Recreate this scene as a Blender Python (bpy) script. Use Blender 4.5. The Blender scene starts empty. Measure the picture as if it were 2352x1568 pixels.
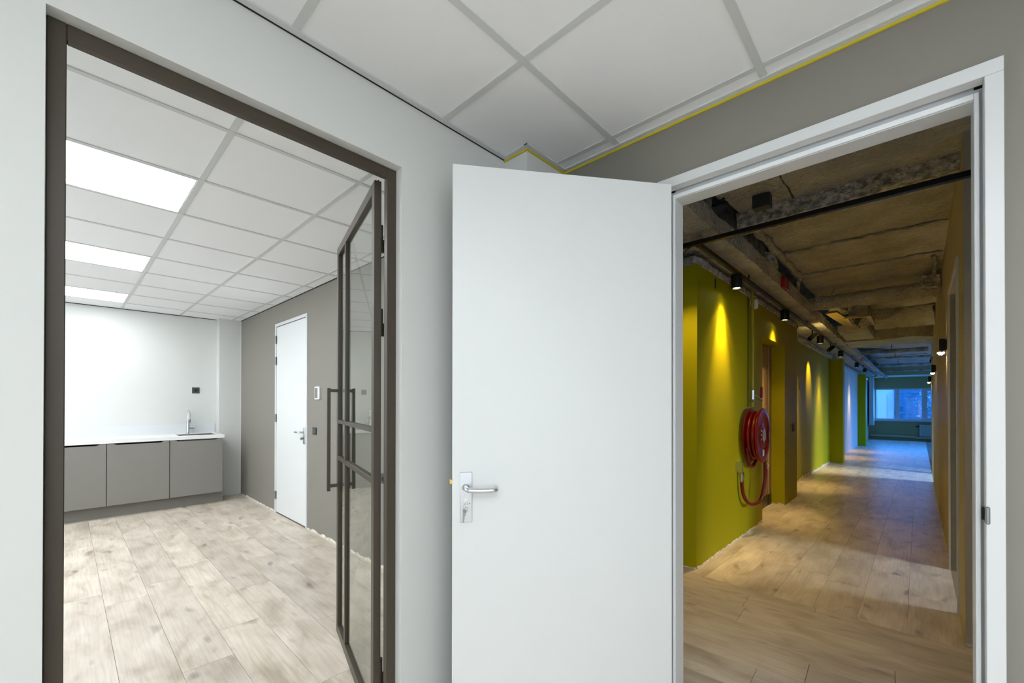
import bpy, bmesh, math, random
from mathutils import Vector, Matrix, noise
random.seed(7)
sc = bpy.context.scene
col = sc.collection
R = math.radians

# ------------------------------------------------------------------ camera
FPX, YAW, PPY, PITCH, ROLL, CAMH = 969.6, R(43.33), 917.2, R(.254), R(.056), 1.40
c, s = math.cos(YAW), math.sin(YAW)
base = Matrix(((c, s, 0), (0, 0, -1), (-s, c, 0)))
cp, sp = math.cos(PITCH), math.sin(PITCH)
cr, sr = math.cos(ROLL), math.sin(ROLL)
RR = Matrix(((cr, -sr, 0), (sr, cr, 0), (0, 0, 1))) @ Matrix(((1, 0, 0), (0, cp, sp), (0, -sp, cp))) @ base
cam = bpy.data.cameras.new('camera')
cam.sensor_fit = 'HORIZONTAL'; cam.sensor_width = 36
cam.lens = FPX * 36 / 2352
cam.shift_y = (PPY - 784) / 2352
cam.clip_start = .05; cam.clip_end = 300
camo = bpy.data.objects.new('camera', cam); col.objects.link(camo)
cm = Matrix((RR[0], -RR[1], -RR[2])).transposed().to_4x4()
cm.translation = (0, 0, CAMH)
camo.matrix_world = cm
sc.camera = camo

# the corridor beyond the doorway runs a touch askew to the room
TH, KT = math.atan(.011), .011
T0 = Vector((0, 3.6, 0))
CORR = Matrix.Translation(T0) @ Matrix.Rotation(-TH, 4, 'Z') @ Matrix.Rotation(-KT, 4, 'X') @ Matrix.Translation(-T0)
ROOM = Matrix.Identity(4)

# ------------------------------------------------------------------ world, exposure
sc.view_settings.view_transform = 'Standard'
sc.view_settings.look = 'None'
sc.view_settings.gamma = 1
sc.view_settings.use_curve_mapping = False
sc.view_settings.exposure = 0.0
w = bpy.data.worlds.new('sky'); sc.world = w; w.use_nodes = True
wn = w.node_tree.nodes; wl = w.node_tree.links
wb = wn['Background']
wtc = wn.new('ShaderNodeTexCoord'); wsep = wn.new('ShaderNodeSeparateXYZ'); wr = wn.new('ShaderNodeValToRGB')
wl.new(wtc.outputs['Generated'], wsep.inputs[0]); wl.new(wsep.outputs['Z'], wr.inputs[0])
wr.color_ramp.elements[0].color = (.12, .36, .90, 1); wr.color_ramp.elements[1].color = (.12, .42, 1, 1)
wl.new(wr.outputs[0], wb.inputs[0]); wb.inputs[1].default_value = 3.2

def area(name, loc, d, sx, sy, power, colr, M=ROOM, spread=180):
    l = bpy.data.lights.new(name, 'AREA'); l.shape = 'RECTANGLE'; l.size = sx; l.size_y = sy
    l.energy = power; l.color = colr; l.spread = R(spread)
    o = bpy.data.objects.new(name, l); col.objects.link(o)
    q = Vector(d).to_track_quat('-Z', 'Y').to_matrix().to_4x4()
    o.matrix_world = M @ (Matrix.Translation(loc) @ q)
    return o
def spot(name, loc, d, power, ang, colr, blend=1.0, rad=.02, M=ROOM):
    l = bpy.data.lights.new(name, 'SPOT'); l.energy = power; l.spot_size = R(ang); l.spot_blend = blend
    l.color = colr; l.shadow_soft_size = rad
    o = bpy.data.objects.new(name, l); col.objects.link(o)
    q = Vector(d).to_track_quat('-Z', 'Y').to_matrix().to_4x4()
    o.matrix_world = M @ (Matrix.Translation(loc) @ q)
    return o

WARM = (1.0, .68, .26)
COOL = (.80, .91, 1.0)
BLUE = (.05, .29, 1.0)
# added area fills before solid walls, in place of unseen window daylight
area('fill_light_back', (1.1, -3.1, 1.4), (0, 1, 0), 2.4, 1.6, 26, COOL)
area('fill_light_side', (2.66, -1.0, 1.4), (-1, 0, 0), 2.4, 1.6, 30, COOL)
area('fill_light_kitchen', (-4.3, -1.72, 1.4), (0, 1, 0), 3.2, 1.6, 40, COOL)
# daylight in the corridor side rooms and at its far end
area('daylight_side_room', (3.4, 4.9, 1.75), (-1, .02, -.5), 1.0, .8, 20, (.85, .92, 1), CORR, 75)
area('daylight_second_room', (3.4, 11.6, 1.8), (-1, -.02, -.5), 1.2, .8, 42, (.50, .74, 1), CORR, 60)
area('daylight_far_room', (3.4, 19.0, 1.75), (-1, 0, -.55), 5.0, .8, 62, BLUE, CORR, 70)
area('daylight_end_window', (-.35, 24.2, 1.55), (0, -1, -.12), 2.0, 1.2, 40, BLUE, CORR)

# ------------------------------------------------------------------ materials
def lin(v): return ((v / 255 + .055) / 1.055) ** 2.4 if v > 10.3 else v / 255 / 12.92
def rgb(r, g, b): return (lin(r), lin(g), lin(b), 1)
class N:
    def __init__(s, name):
        s.m = bpy.data.materials.new(name); s.m.use_nodes = True
        s.t = s.m.node_tree; s.b = s.t.nodes['Principled BSDF']; s.o = s.t.nodes['Material Output']
    def n(s, typ, **k):
        x = s.t.nodes.new('ShaderNode' + typ)
        for a, v in k.items(): setattr(x, a, v)
        return x
    def l(s, a, b): s.t.links.new(a, b)
def mat(name, colr, rough=.5, metal=0.0, bump=0.0, bscale=80, var=0.0, vscale=2.0, spec=.5, detail=3, bdist=.01):
    q = N(name); q.b.inputs['Base Color'].default_value = rgb(*colr)
    q.b.inputs['Roughness'].default_value = rough; q.b.inputs['Metallic'].default_value = metal
    q.b.inputs['Specular IOR Level'].default_value = spec
    tc = q.n('TexCoord')
    if var:
        nz = q.n('TexNoise'); nz.inputs['Scale'].default_value = vscale; nz.inputs['Detail'].default_value = 4
        q.l(tc.outputs['Object'], nz.inputs['Vector'])
        rp = q.n('ValToRGB'); e = rp.color_ramp.elements
        e[0].position = .35; e[1].position = .65
        e[0].color = rgb(*[max(0, v * (1 - var)) for v in colr]); e[1].color = rgb(*[min(255, v * (1 + var)) for v in colr])
        q.l(nz.outputs[0], rp.inputs[0]); q.l(rp.outputs[0], q.b.inputs['Base Color'])
    if bump:
        nz = q.n('TexNoise'); nz.inputs['Scale'].default_value = bscale; nz.inputs['Detail'].default_value = detail
        q.l(tc.outputs['Object'], nz.inputs['Vector'])
        bp = q.n('Bump'); bp.inputs['Strength'].default_value = bump; bp.inputs['Distance'].default_value = bdist
        q.l(nz.outputs[0], bp.inputs['Height']); q.l(bp.outputs[0], q.b.inputs['Normal'])
    return q.m
def emit(name, colr, st):
    q = N(name); q.b.inputs['Base Color'].default_value = (.8, .8, .8, 1)
    q.b.inputs['Emission Color'].default_value = (*colr, 1); q.b.inputs['Emission Strength'].default_value = st
    return q.m
def glass(name, tint, ior=1.5):
    q = N(name); tr = q.n('BsdfTransparent'); tr.inputs[0].default_value = (*tint, 1)
    gl = q.n('BsdfGlossy'); gl.inputs['Roughness'].default_value = .01
    fr = q.n('Fresnel'); fr.inputs['IOR'].default_value = ior
    ge = q.n('NewGeometry'); mu = q.n('Math', operation='MULTIPLY_ADD'); mu.inputs[1].default_value = -1; mu.inputs[2].default_value = 1
    q.l(ge.outputs['Backfacing'], mu.inputs[0]); mm = q.n('Math', operation='MULTIPLY'); q.l(fr.outputs[0], mm.inputs[0]); q.l(mu.outputs[0], mm.inputs[1])
    mx = q.n('MixShader'); q.l(mm.outputs[0], mx.inputs[0]); q.l(tr.outputs[0], mx.inputs[1]); q.l(gl.outputs[0], mx.inputs[2])
    q.l(mx.outputs[0], q.o.inputs[0]); return q.m
def wood(name):
    q = N(name); tc = q.n('TexCoord'); oi = q.n('ObjectInfo')
    ml = q.n('VectorMath', operation='SCALE'); cb = q.n('CombineXYZ')
    m1 = q.n('Math', operation='MULTIPLY'); m1.inputs[1].default_value = 57.3
    m2 = q.n('Math', operation='MULTIPLY'); m2.inputs[1].default_value = 31.7
    q.l(oi.outputs['Random'], m1.inputs[0]); q.l(oi.outputs['Random'], m2.inputs[0])
    q.l(m1.outputs[0], cb.inputs[0]); q.l(m2.outputs[0], cb.inputs[1])
    ad = q.n('VectorMath', operation='ADD'); q.l(tc.outputs['Object'], ad.inputs[0]); q.l(cb.outputs[0], ad.inputs[1])
    def nz(sx, sy, sca, det, dist=0.0):
        mp = q.n('Mapping'); mp.inputs['Scale'].default_value = (sx, sy, 1); q.l(ad.outputs[0], mp.inputs[0])
        t = q.n('TexNoise'); t.inputs['Scale'].default_value = sca; t.inputs['Detail'].default_value = det
        t.inputs['Distortion'].default_value = dist; q.l(mp.outputs[0], t.inputs['Vector']); return t
    grain = nz(1.2, 26, 3.0, 6, .6); cloud = nz(1.3, 3.2, 2.2, 3, .5); knot = nz(3.0, 7.0, 1.3, 1, .3)
    def ramp(src, stops):
        r = q.n('ValToRGB'); e = r.color_ramp.elements
        while len(e) < len(stops): e.new(.5)
        for el, (p, cc) in zip(e, stops): el.position = p; el.color = cc
        q.l(src, r.inputs[0]); return r
    cl = ramp(cloud.outputs[0], [(.28, rgb(178, 166, 150)), (.48, rgb(205, 195, 182)), (.72, rgb(222, 213, 201))])
    gr = ramp(grain.outputs[0], [(.30, (.84, .83, .82, 1)), (.6, (1, 1, 1, 1))])
    kn = ramp(knot.outputs[0], [(.22, (.52, .51, .50, 1)), (.34, (1, 1, 1, 1))])
    tone = ramp(oi.outputs['Random'], [(0, (.86, .85, .84, 1)), (.5, (1, .99, .97, 1)), (1, (1.07, 1.05, 1.02, 1))])
    cur = cl.outputs[0]
    for x in (gr, kn, tone):
        mx = q.n('Mix', data_type='RGBA', blend_type='MULTIPLY'); mx.inputs[0].default_value = 1
        q.l(cur, mx.inputs[6]); q.l(x.outputs[0], mx.inputs[7]); cur = mx.outputs[2]
    q.l(cur, q.b.inputs['Base Color']); q.b.inputs['Roughness'].default_value = .36
    q.b.inputs['Specular IOR Level'].default_value = .35
    bp = q.n('Bump'); bp.inputs['Strength'].default_value = .12; bp.inputs['Distance'].default_value = .002
    q.l(grain.outputs[0], bp.inputs['Height']); q.l(bp.outputs[0], q.b.inputs['Normal'])
    return q.m

M = {}
M['white_wall'] = mat('white_wall_paint', (210, 212, 210), .65, bump=.08, bscale=140, bdist=.002)
M['grey_wall'] = mat('grey_wall_paint', (130, 126, 119), .6, bump=.08, bscale=140, bdist=.002)
M['beige_wall'] = mat('corridor_pale_paint', (196, 184, 158), .6, bump=.08, bscale=120, bdist=.002)
M['lime'] = mat('lime_green_paint', (168, 162, 8), .58, spec=.12, bump=.06, bscale=120, bdist=.002)
M['olive_grey'] = mat('sage_paint', (172, 162, 116), .6)
M['tile'] = mat('ceiling_tile_board', (236, 237, 239), .8, bump=.12, bscale=220, bdist=.001)
M['rail'] = mat('ceiling_rail_paint', (203, 205, 204), .5)
M['gap'] = mat('shadow_gap_black', (18, 19, 20), .8)
M['white_door'] = mat('white_door_lacquer', (220, 223, 224), .38, bump=.03, bscale=60, bdist=.001)
M['white_frame'] = mat('white_steel_paint', (212, 214, 216), .35)
M['gasket'] = mat('white_rubber_seal', (235, 238, 242), .5)
M['brown'] = mat('brown_coated_steel', (68, 60, 50), .42, spec=.4)
M['alu'] = mat('satin_aluminium', (205, 208, 214), .3, metal=.85)
M['steel'] = mat('brushed_steel', (150, 152, 152), .35, metal=.9)
M['chrome'] = mat('chrome', (215, 220, 222), .12, metal=1)
M['brass'] = mat('brass', (226, 190, 110), .35, metal=.6)
M['gold'] = mat('gilt_dish', (190, 160, 90), .4, metal=.3)
M['yellow_tape'] = mat('yellow_masking_tape', (205, 186, 40), .6)
M['tan_tape'] = mat('tan_packing_edge', (150, 140, 70), .7)
M['wood'] = wood('oak_plank')
M['subfloor'] = mat('dark_joint_base', (140, 126, 110), .8)
M['cabinet'] = mat('taupe_cabinet_board', (132, 129, 125), .5, bump=.03, bscale=200, bdist=.001)
M['plinth'] = mat('taupe_plinth_board', (120, 117, 111), .5)
M['worktop'] = mat('white_worktop', (238, 238, 238), .3)
M['upstand'] = mat('pale_grey_upstand', (212, 215, 218), .3)
M['glass'] = glass('door_glass', (.93, .96, .94), 1.5)
M['wglass'] = glass('window_glass', (.85, .93, 1.0), 1.45)
M['panel'] = emit('light_panel_diffuser', (.95, .985, 1), 19.0)
M['black'] = mat('black_coated_metal', (16, 15, 14), .45)
M['dark'] = mat('dark_grey_plastic', (62, 66, 70), .45)
M['white_plastic'] = mat('white_plastic', (232, 232, 234), .4)
M['screen'] = mat('grey_display', (112, 116, 120), .25)
M['concrete'] = mat('sprayed_concrete', (198, 194, 180), .95, bump=1.0, bscale=26, var=.07, vscale=3, detail=4, bdist=.07)
M['duct'] = mat('sprayed_duct_grey', (150, 151, 148), .9, bump=.8, bscale=38, var=.2, vscale=6, detail=5, bdist=.02)
M['pale_spray'] = mat('pale_plaster_crust', (186, 186, 182), .95, bump=.8, bscale=60, var=.2, vscale=18, bdist=.02)
M['crust'] = mat('grey_concrete_crust', (196, 192, 180), .95, bump=1.0, bscale=40, var=.25, vscale=22, detail=4, bdist=.05)
M['plaster'] = mat('bare_plaster_edge', (214, 208, 196), .9, bump=.4, bscale=90, var=.12, vscale=20)
M['board'] = mat('yellowish_timber_board', (150, 128, 60), .7, bump=.2, bscale=30)
M['red'] = mat('red_enamel', (128, 16, 10), .3, spec=.35)
M['red_hose'] = mat('red_rubber_hose', (112, 5, 12), .35)
M['red_dark'] = mat('red_plastic', (150, 14, 20), .4)
M['label_grey'] = mat('grey_hub_label', (150, 160, 164), .4)
M['sticker'] = mat('white_sticker', (220, 220, 220), .5)
M['sticker_y'] = mat('yellow_sticker', (190, 160, 40), .5)
M['ink'] = mat('printed_ink', (60, 66, 72), .6)
M['tan_door'] = mat('tan_door_laminate', (176, 150, 124), .5)
M['kick'] = mat('dark_kick_plate', (54, 48, 40), .4)
M['lamp'] = emit('lamp_lens', (1, .86, .6), 30.0)
M['crystal'] = emit('lit_crystal', (1, .88, .62), 2.5)
M['radiator'] = mat('radiator_enamel', (190, 200, 190), .4)
M['facade'] = mat('pale_facade', (205, 214, 226), .8, var=.06, vscale=1.2)
M['facade_dark'] = mat('blue_brick_facade', (84, 140, 172), .8, var=.18, vscale=1.6)
M['leaf'] = mat('pale_leaf', (225, 226, 170), .7, var=.2, vscale=5)
M['bark'] = mat('bark', (90, 80, 66), .9)
M['ground'] = mat('outside_paving', (120, 122, 122), .9)
M['cable'] = mat('black_cable', (14, 14, 14), .5)
M['green_pipe'] = mat('green_painted_pipe', (168, 162, 8), .45)

# ------------------------------------------------------------------ mesh helpers
ORG = {}
XF = [ROOM]
def new(): return bmesh.new()
def box(bm, x0, x1, y0, y1, z0, z1, bev=0, seg=1):
    if x0 > x1: x0, x1 = x1, x0
    if y0 > y1: y0, y1 = y1, y0
    if z0 > z1: z0, z1 = z1, z0
    vs = [bm.verts.new((x, y, z)) for x in (x0, x1) for y in (y0, y1) for z in (z0, z1)]
    fs = [bm.faces.new([vs[i] for i in f]) for f in ((0, 1, 3, 2), (4, 6, 7, 5), (0, 4, 5, 1), (2, 3, 7, 6), (0, 2, 6, 4), (1, 5, 7, 3))]
    if bev:
        bmesh.ops.bevel(bm, geom=list({e for f in fs for e in f.edges}), offset=bev, segments=seg, affect='EDGES', profile=.5)
    return bm
def Box(*a, bev=0, seg=1): return box(new(), *a, bev=bev, seg=seg)
def obox(bm, o, ax, ay, az, u0, u1, v0, v1, w0, w1, bev=0):
    """box in the frame o + u*ax + v*ay + w*az"""
    t = Box(u0, u1, v0, v1, w0, w1, bev=bev)
    m = Matrix((ax, ay, az)).transposed().to_4x4(); m.translation = o
    bmesh.ops.transform(t, matrix=m, verts=t.verts)
    me = bpy.data.meshes.new('t'); t.to_mesh(me); t.free(); bm.from_mesh(me); bpy.data.meshes.remove(me)
    return bm
def tube(bm, pts, r, n=12, caps=True, closed=False):
    pts = [Vector(p) for p in pts]; k = len(pts); rings = []
    rs = r if isinstance(r, (list, tuple)) else [r] * k
    prev = None
    for i, p in enumerate(pts):
        if closed: d = pts[(i + 1) % k] - pts[i - 1]
        else: d = pts[min(i + 1, k - 1)] - pts[max(i - 1, 0)]
        d.normalize()
        if prev is None:
            a = Vector((0, 0, 1)) if abs(d.z) < .9 else Vector((1, 0, 0))
            u = d.cross(a).normalized()
        else:
            u = (prev - d * prev.dot(d)).normalized()
        prev = u; v = d.cross(u)
        rings.append([bm.verts.new(p + (u * math.cos(t) + v * math.sin(t)) * rs[i]) for t in (2 * math.pi * j / n for j in range(n))])
    for i in range(k if closed else k - 1):
        a, b = rings[i], rings[(i + 1) % k]
        for j in range(n): bm.faces.new((a[j], a[(j + 1) % n], b[(j + 1) % n], b[j]))
    if caps and not closed:
        bm.faces.new(rings[0][::-1]); bm.faces.new(rings[-1])
    return bm
def Tube(*a, **k): return tube(new(), *a, **k)
def lathe(bm, o, axis, prof, n=32):
    """prof: (distance along axis, radius)"""
    axis = Vector(axis).normalized(); a = Vector((0, 0, 1)) if abs(axis.z) < .9 else Vector((1, 0, 0))
    u = axis.cross(a).normalized(); v = axis.cross(u); o = Vector(o); rings = []
    for d, r in prof:
        rings.append([bm.verts.new(o + axis * d + (u * math.cos(t) + v * math.sin(t)) * max(r, 1e-4)) for t in (2 * math.pi * j / n for j in range(n))])
    for a_, b_ in zip(rings, rings[1:]):
        for j in range(n): bm.faces.new((a_[j], a_[(j + 1) % n], b_[(j + 1) % n], b_[j]))
    bm.faces.new(rings[0][::-1]); bm.faces.new(rings[-1])
    return bm
def Lathe(*a, **k): return lathe(new(), *a, **k)
def rough(x0, x1, y0, y1, z0, z1, step=.06, amp=.018, seed=0, freq=7, taper=None):
    """a box whose skin is uneven like sprayed concrete"""
    bm = Box(x0, x1, y0, y1, z0, z1)
    L = (x1 - x0, y1 - y0, z1 - z0)
    for ax in range(3):
        n = max(1, min(260, int(L[ax] / step)))
        for k in range(1, n):
            co = [(x0 + x1) / 2, (y0 + y1) / 2, (z0 + z1) / 2]; co[ax] = (x0, y0, z0)[ax] + L[ax] * k / n
            no = [0, 0, 0]; no[ax] = 1
            bmesh.ops.bisect_plane(bm, geom=bm.verts[:] + bm.edges[:] + bm.faces[:], plane_co=co, plane_no=no)
    for v in bm.verts:
        p = v.co.copy()
        if taper: taper(v)
        q = p * freq + Vector((seed * 3.1, seed * 1.7, seed))
        v.co += noise.noise_vector(q) * amp + noise.noise_vector(q * 3.1) * amp * .5
    return bm
def finish(bm, name, m, smooth=True, ang=38):
    bmesh.ops.recalc_face_normals(bm, faces=bm.faces)
    me = bpy.data.meshes.new(name); bm.to_mesh(me); bm.free()
    me.materials.append(m)
    if smooth:
        me.shade_smooth(); me.set_sharp_from_angle(angle=R(ang))
    return me
def put(name, me, loc, parent=None):
    o = bpy.data.objects.new(name, me); col.objects.link(o)
    if parent is not None:
        o.parent = parent; o.location = loc; ORG[o.name] = ORG[parent.name]
    else:
        o.matrix_world = XF[0] @ Matrix.Translation(loc); ORG[o.name] = Vector(loc)
    return o
def tag(o, label=None, cat=None, group=None, kind=None):
    if label: o['label'] = label
    if cat: o['category'] = cat
    if group: o['group'] = group
    if kind: o['kind'] = kind
    return o
def obj(name, bm, m, parent=None, label=None, cat=None, group=None, kind=None, smooth=True, ang=38):
    """links a bmesh (frame coordinates) as ONE mesh object"""
    if parent is not None:
        org = ORG[parent.name]
    else:
        xs = [v.co for v in bm.verts]
        lo = [min(p[i] for p in xs) for i in range(3)]; hi = [max(p[i] for p in xs) for i in range(3)]
        org = Vector(((lo[0] + hi[0]) / 2, (lo[1] + hi[1]) / 2, lo[2]))
    bmesh.ops.translate(bm, verts=bm.verts, vec=-org)
    me = finish(bm, name, m, smooth, ang)
    o = put(name, me, (0, 0, 0) if parent is not None else org, parent)
    if parent is not None and parent.name in LOCAL: pass
    return tag(o, label, cat, group, kind)
LOCAL = set()
def thing(name, loc, label, cat, group=None, kind=None):
    o = bpy.data.objects.new(name, None); o.empty_display_size = .05; col.objects.link(o)
    o.matrix_world = XF[0] @ Matrix.Translation(loc); ORG[o.name] = Vector(loc)
    return tag(o, label, cat, group, kind)
def kids(o): return [x for x in bpy.data.objects if x.parent == o]
def dup(src, loc, label=None, group=None):
    def cp(o, par):
        n = o.copy(); col.objects.link(n)
        if par is not None: n.parent = par
        ORG[n.name] = Vector(loc)
        for ch in kids(o):
            if ch is not n: cp(ch, n)
        return n
    n = cp(src, None); n.matrix_world = XF[0] @ Matrix.Translation(loc)
    if label: n['label'] = label
    if group: n['group'] = group
    return n
def piece(name, cache, key, build, m, loc, parent, rotz=0):
    """alike piece: shares its mesh, hangs under its structure"""
    if key not in cache: cache[key] = finish(build(), name, m, False)
    o = bpy.data.objects.new(name, cache[key]); col.objects.link(o); o.parent = parent
    o.location = Vector(loc) - ORG[parent.name]; o.rotation_euler = (0, 0, rotz)
    return o
def struct(name, bm, m, label, cat, smooth=False): return obj(name, bm, m, None, label, cat, None, 'structure', smooth)
def ragged(p0, p1, nrm, h=.012, d=.004, z=0.0, step=.05, seed=1):
    """jagged lip of bare plaster along a wall foot"""
    rnd = random.Random(seed); bm = new(); p0 = Vector(p0); p1 = Vector(p1); n = max(2, int((p1 - p0).length / step)); nrm = Vector(nrm)
    prev = None
    for i in range(n + 1):
        p = p0.lerp(p1, i / n); hh = h * rnd.uniform(.25, 1.3); dd = d * rnd.uniform(.5, 1.5)
        ring = [bm.verts.new(p + nrm * dd), bm.verts.new(p + nrm * dd + Vector((0, 0, hh))), bm.verts.new(p - nrm * .004 + Vector((0, 0, hh))), bm.verts.new(p - nrm * .004)]
        if prev:
            for j in range(4): bm.faces.new((prev[j], prev[(j + 1) % 4], ring[(j + 1) % 4], ring[j]))
        else: bm.faces.new(ring)
        prev = ring
    bm.faces.new(prev[::-1]); return bm

CEIL = 2.61
YA, XB = 1.813, -1.481
# ================================================================== NEAR ROOM SHELL
bm = Box(XB - .119, XB, -3.2, -.034, 0, CEIL + .1); box(bm, XB - .119, XB, .925, YA, 0, CEIL + .1); box(bm, XB - .119, XB, -.034, .925, 2.338, CEIL + .1)
struct('wall_left', bm, M['white_wall'], 'white plastered wall with the opening for the brown framed glass door', 'wall')
FX0, FX1, FZ = -.795, .178, 2.352
bm = Box(XB, FX0, YA, YA + .125, 0, CEIL + .1); box(bm, FX1, 2.75, YA, YA + .125, 0, CEIL + .1); box(bm, FX0, FX1, YA, YA + .125, FZ, CEIL + .1)
struct('wall_right', bm, M['grey_wall'], 'warm grey painted wall around the doorway to the green corridor', 'wall')
struct('wall_back', Box(XB, 2.75, -3.3, -3.2, 0, CEIL + .1), M['white_wall'], 'plain white wall behind the viewer', 'wall')
struct('wall_far_right', Box(2.75, 2.87, -3.3, YA + .125, 0, CEIL + .1), M['white_wall'], 'white side wall of the near room, out of view', 'wall')
struct('wall_column', Box(XB, -1.332, 1.515, YA, 0, CEIL + .1), M['white_wall'], 'boxed pale column in the corner behind the open white door', 'column')
struct('floor', Box(XB - .119, 2.87, -3.3, YA + .06, -.06, 0), M['wood'], 'oak floor of the near room', 'floor')

def grid_ceiling(root, xs, ys, xr, yr, skip=()):
    """tiles between grid lines, rails along them, all children of the ceiling"""
    cache = {}; H = .012
    xs = sorted(xs); ys = sorted(ys)
    xl = [xr[0]] + [x for x in xs if xr[0] + .02 < x < xr[1] - .02] + [xr[1]]
    yl = [yr[0]] + [y for y in ys if yr[0] + .02 < y < yr[1] - .02] + [yr[1]]
    for i in range(len(xl) - 1):
        for j in range(len(yl) - 1):
            if (i, j) in skip: continue
            sx, sy = xl[i + 1] - xl[i] - .004, yl[j + 1] - yl[j] - .004
            key = (round(sx, 3), round(sy, 3))
            piece('ceiling_tile', cache, key, lambda: Box(-sx / 2, sx / 2, -sy / 2, sy / 2, 0, .015), M['tile'],
                  ((xl[i] + xl[i + 1]) / 2, (yl[j] + yl[j + 1]) / 2, CEIL + .004), root)
    for x in xl[1:-1]:
        k = ('x', round(yr[1] - yr[0], 3))
        piece('ceiling_rail', cache, k, lambda: Box(-.0125, .0125, -(yr[1] - yr[0]) / 2, (yr[1] - yr[0]) / 2, 0, .006), M['rail'], (x, (yr[0] + yr[1]) / 2, CEIL), root)
    for y in yl[1:-1]:
        for i in range(len(xl) - 1):
            L = xl[i + 1] - xl[i] - .026
            piece('ceiling_rail', cache, ('y', round(L, 3)), lambda: Box(-L / 2, L / 2, -.0125, .0125, 0, .006), M['rail'], ((xl[i] + xl[i + 1]) / 2, y, CEIL + .0005), root)
ce = struct('ceiling', Box(XB - .1, 2.8, -3.25, YA + .1, CEIL + .03, CEIL + .1), M['tile'], 'suspended white tile ceiling above the two doorways', 'ceiling')
grid_ceiling(ce, [-1.0 + .605 * k for k in range(0, 5)], [1.722 - .605 * k for k in range(0, 9)], (XB + .004, 2.74), (-3.19, YA - .004))
# edge angles of the ceiling: white lip, black gap on the white wall, yellow tape on the grey wall
obj('edge_rail', Box(XB + .007, XB + .03, -3.1, 1.515, CEIL - .003, CEIL + .006), M['rail'], ce, smooth=False)
obj('shadow_gap', Box(XB + .0005, XB + .007, -3.1, 1.515, CEIL - .004, CEIL + .012), M['gap'], ce, 'black gap between white wall and edge rail', smooth=False)
obj('edge_rail', Box(-1.303, 2.7, YA - .03, YA - .008, CEIL - .003, CEIL + .006), M['rail'], ce, smooth=False)
obj('edge_rail', Box(XB + .03, -1.305, 1.485, 1.508, CEIL - .003, CEIL + .006), M['rail'], ce, smooth=False)
obj('edge_rail', Box(-1.327, -1.303, 1.485, YA - .03, CEIL - .0035, CEIL + .006), M['rail'], ce, smooth=False)
def tape(p, q, label, z0=CEIL - .0105, w=.005):
    x0, y0 = p; x1, y1 = q
    tag(obj('masking_tape', Box(x0, x1, y0, y1, z0, CEIL + .001), M['yellow_tape'], smooth=False), label, 'tape', 'yellow tape strips at the ceiling edge')
tape((-1.33, YA - .007), (2.6, YA - .0005), 'long yellow masking tape strip along the top of the grey wall')
tape((XB + .0, 1.508), (-1.332, 1.5145), 'short yellow tape strip on the face of the corner column')
tape((-1.3315, 1.508), (-1.325, YA - .008), 'short yellow tape strip on the side of the corner column')

# ---- white steel door frame in the grey wall
FY = YA - .004
def frame_part(nm, bm, m, par, lab=None): return obj(nm, bm, m, par, lab, smooth=False)
tr1 = thing('trim_1', (-.30, YA, 0), 'white steel door frame around the doorway to the green corridor', 'door frame', kind='structure')
bm = Box(.156, .193, FY - .012, YA + .03, 0, 2.3285, bev=.0015); frame_part('jamb', bm, M['white_frame'], tr1)
bm = Box(-.815, -.775, FY - .012, YA + .03, 0, 2.3285, bev=.0015); frame_part('jamb', bm, M['white_frame'], tr1)
bm = Box(-.815, .193, FY - .012, YA + .03, 2.329, 2.37, bev=.0015); frame_part('head', bm, M['white_frame'], tr1)
# the stop behind the leaf
frame_part('stop', Box(.140, .185, 1.862, 1.945, 0, 2.33), M['white_frame'], tr1)
frame_part('stop', Box(-.80, -.757, 1.862, 1.945, 0, 2.33), M['white_frame'], tr1)
frame_part('stop', Box(-.757, .140, 1.862, 1.945, 2.298, 2.345), M['white_frame'], tr1)
frame_part('seal', Box(.1405, .1515, 1.852, 1.862, 0, 2.318, bev=.002), M['gasket'], tr1, 'bright white rubber seal')
frame_part('seal', Box(-.768, -.757, 1.852, 1.862, 0, 2.318, bev=.002), M['gasket'], tr1, 'bright white rubber seal')
frame_part('seal', Box(-.757, .140, 1.852, 1.862, 2.300, 2.318, bev=.002), M['gasket'], tr1, 'bright white rubber seal')
bm = Box(.1545, .164, YA - .019, YA + .018, 1.052, 1.103, bev=.003); frame_part('strike_plate', bm, M['steel'], tr1, 'grey metal strike plate with a rounded lip')
bm = Box(.150, .156, YA + .006, YA + .022, 1.060, 1.095); frame_part('latch_hole', bm, M['gap'], tr1)

# ---- white door leaf standing open
H0 = Vector((-.737, 1.771, 0)); F0 = Vector((-1.292, 1.033, 0))
du = (F0 - H0); DW = du.length; du.normalize(); dn = Vector((-du.y, du.x, 0))
if dn.x < 0: dn = -dn          # towards the viewer
UZ = Vector((0, 0, 1))
d1 = thing('door_1', H0, 'plain white door leaf standing half open in front of the corner', 'door', kind='structure')
def on_door(u0, u1, v0, v1, z0, z1, bev=0, bm=None): return obox(bm or new(), H0, du, dn, UZ, u0, u1, v0, v1, z0, z1, bev)
obj('leaf', on_door(0, DW, -.04, 0, .012, 2.325, .0015), M['white_door'], d1, smooth=False)
uh = DW - .0525
hd = obj('handle_set', on_door(uh - .0235, uh + .0235, 0, .008, .931, 1.125, .0015), M['alu'], d1, 'satin aluminium lever handle on a long back plate')
def DP(u, v, z): return H0 + du * u + dn * v + UZ * z
ul = uh + .001
pts = [DP(ul, .006, 1.066), DP(ul, .04, 1.066)]
for k in range(1, 6):
    a = k / 5 * math.pi / 2; pts.append(DP(ul - .018 * (1 - math.cos(a)), .04 + .018 * math.sin(a), 1.066 - .003 * k / 5))
pts += [DP(ul - .05, .058, 1.061), DP(ul - .095, .058, 1.062)]
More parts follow.
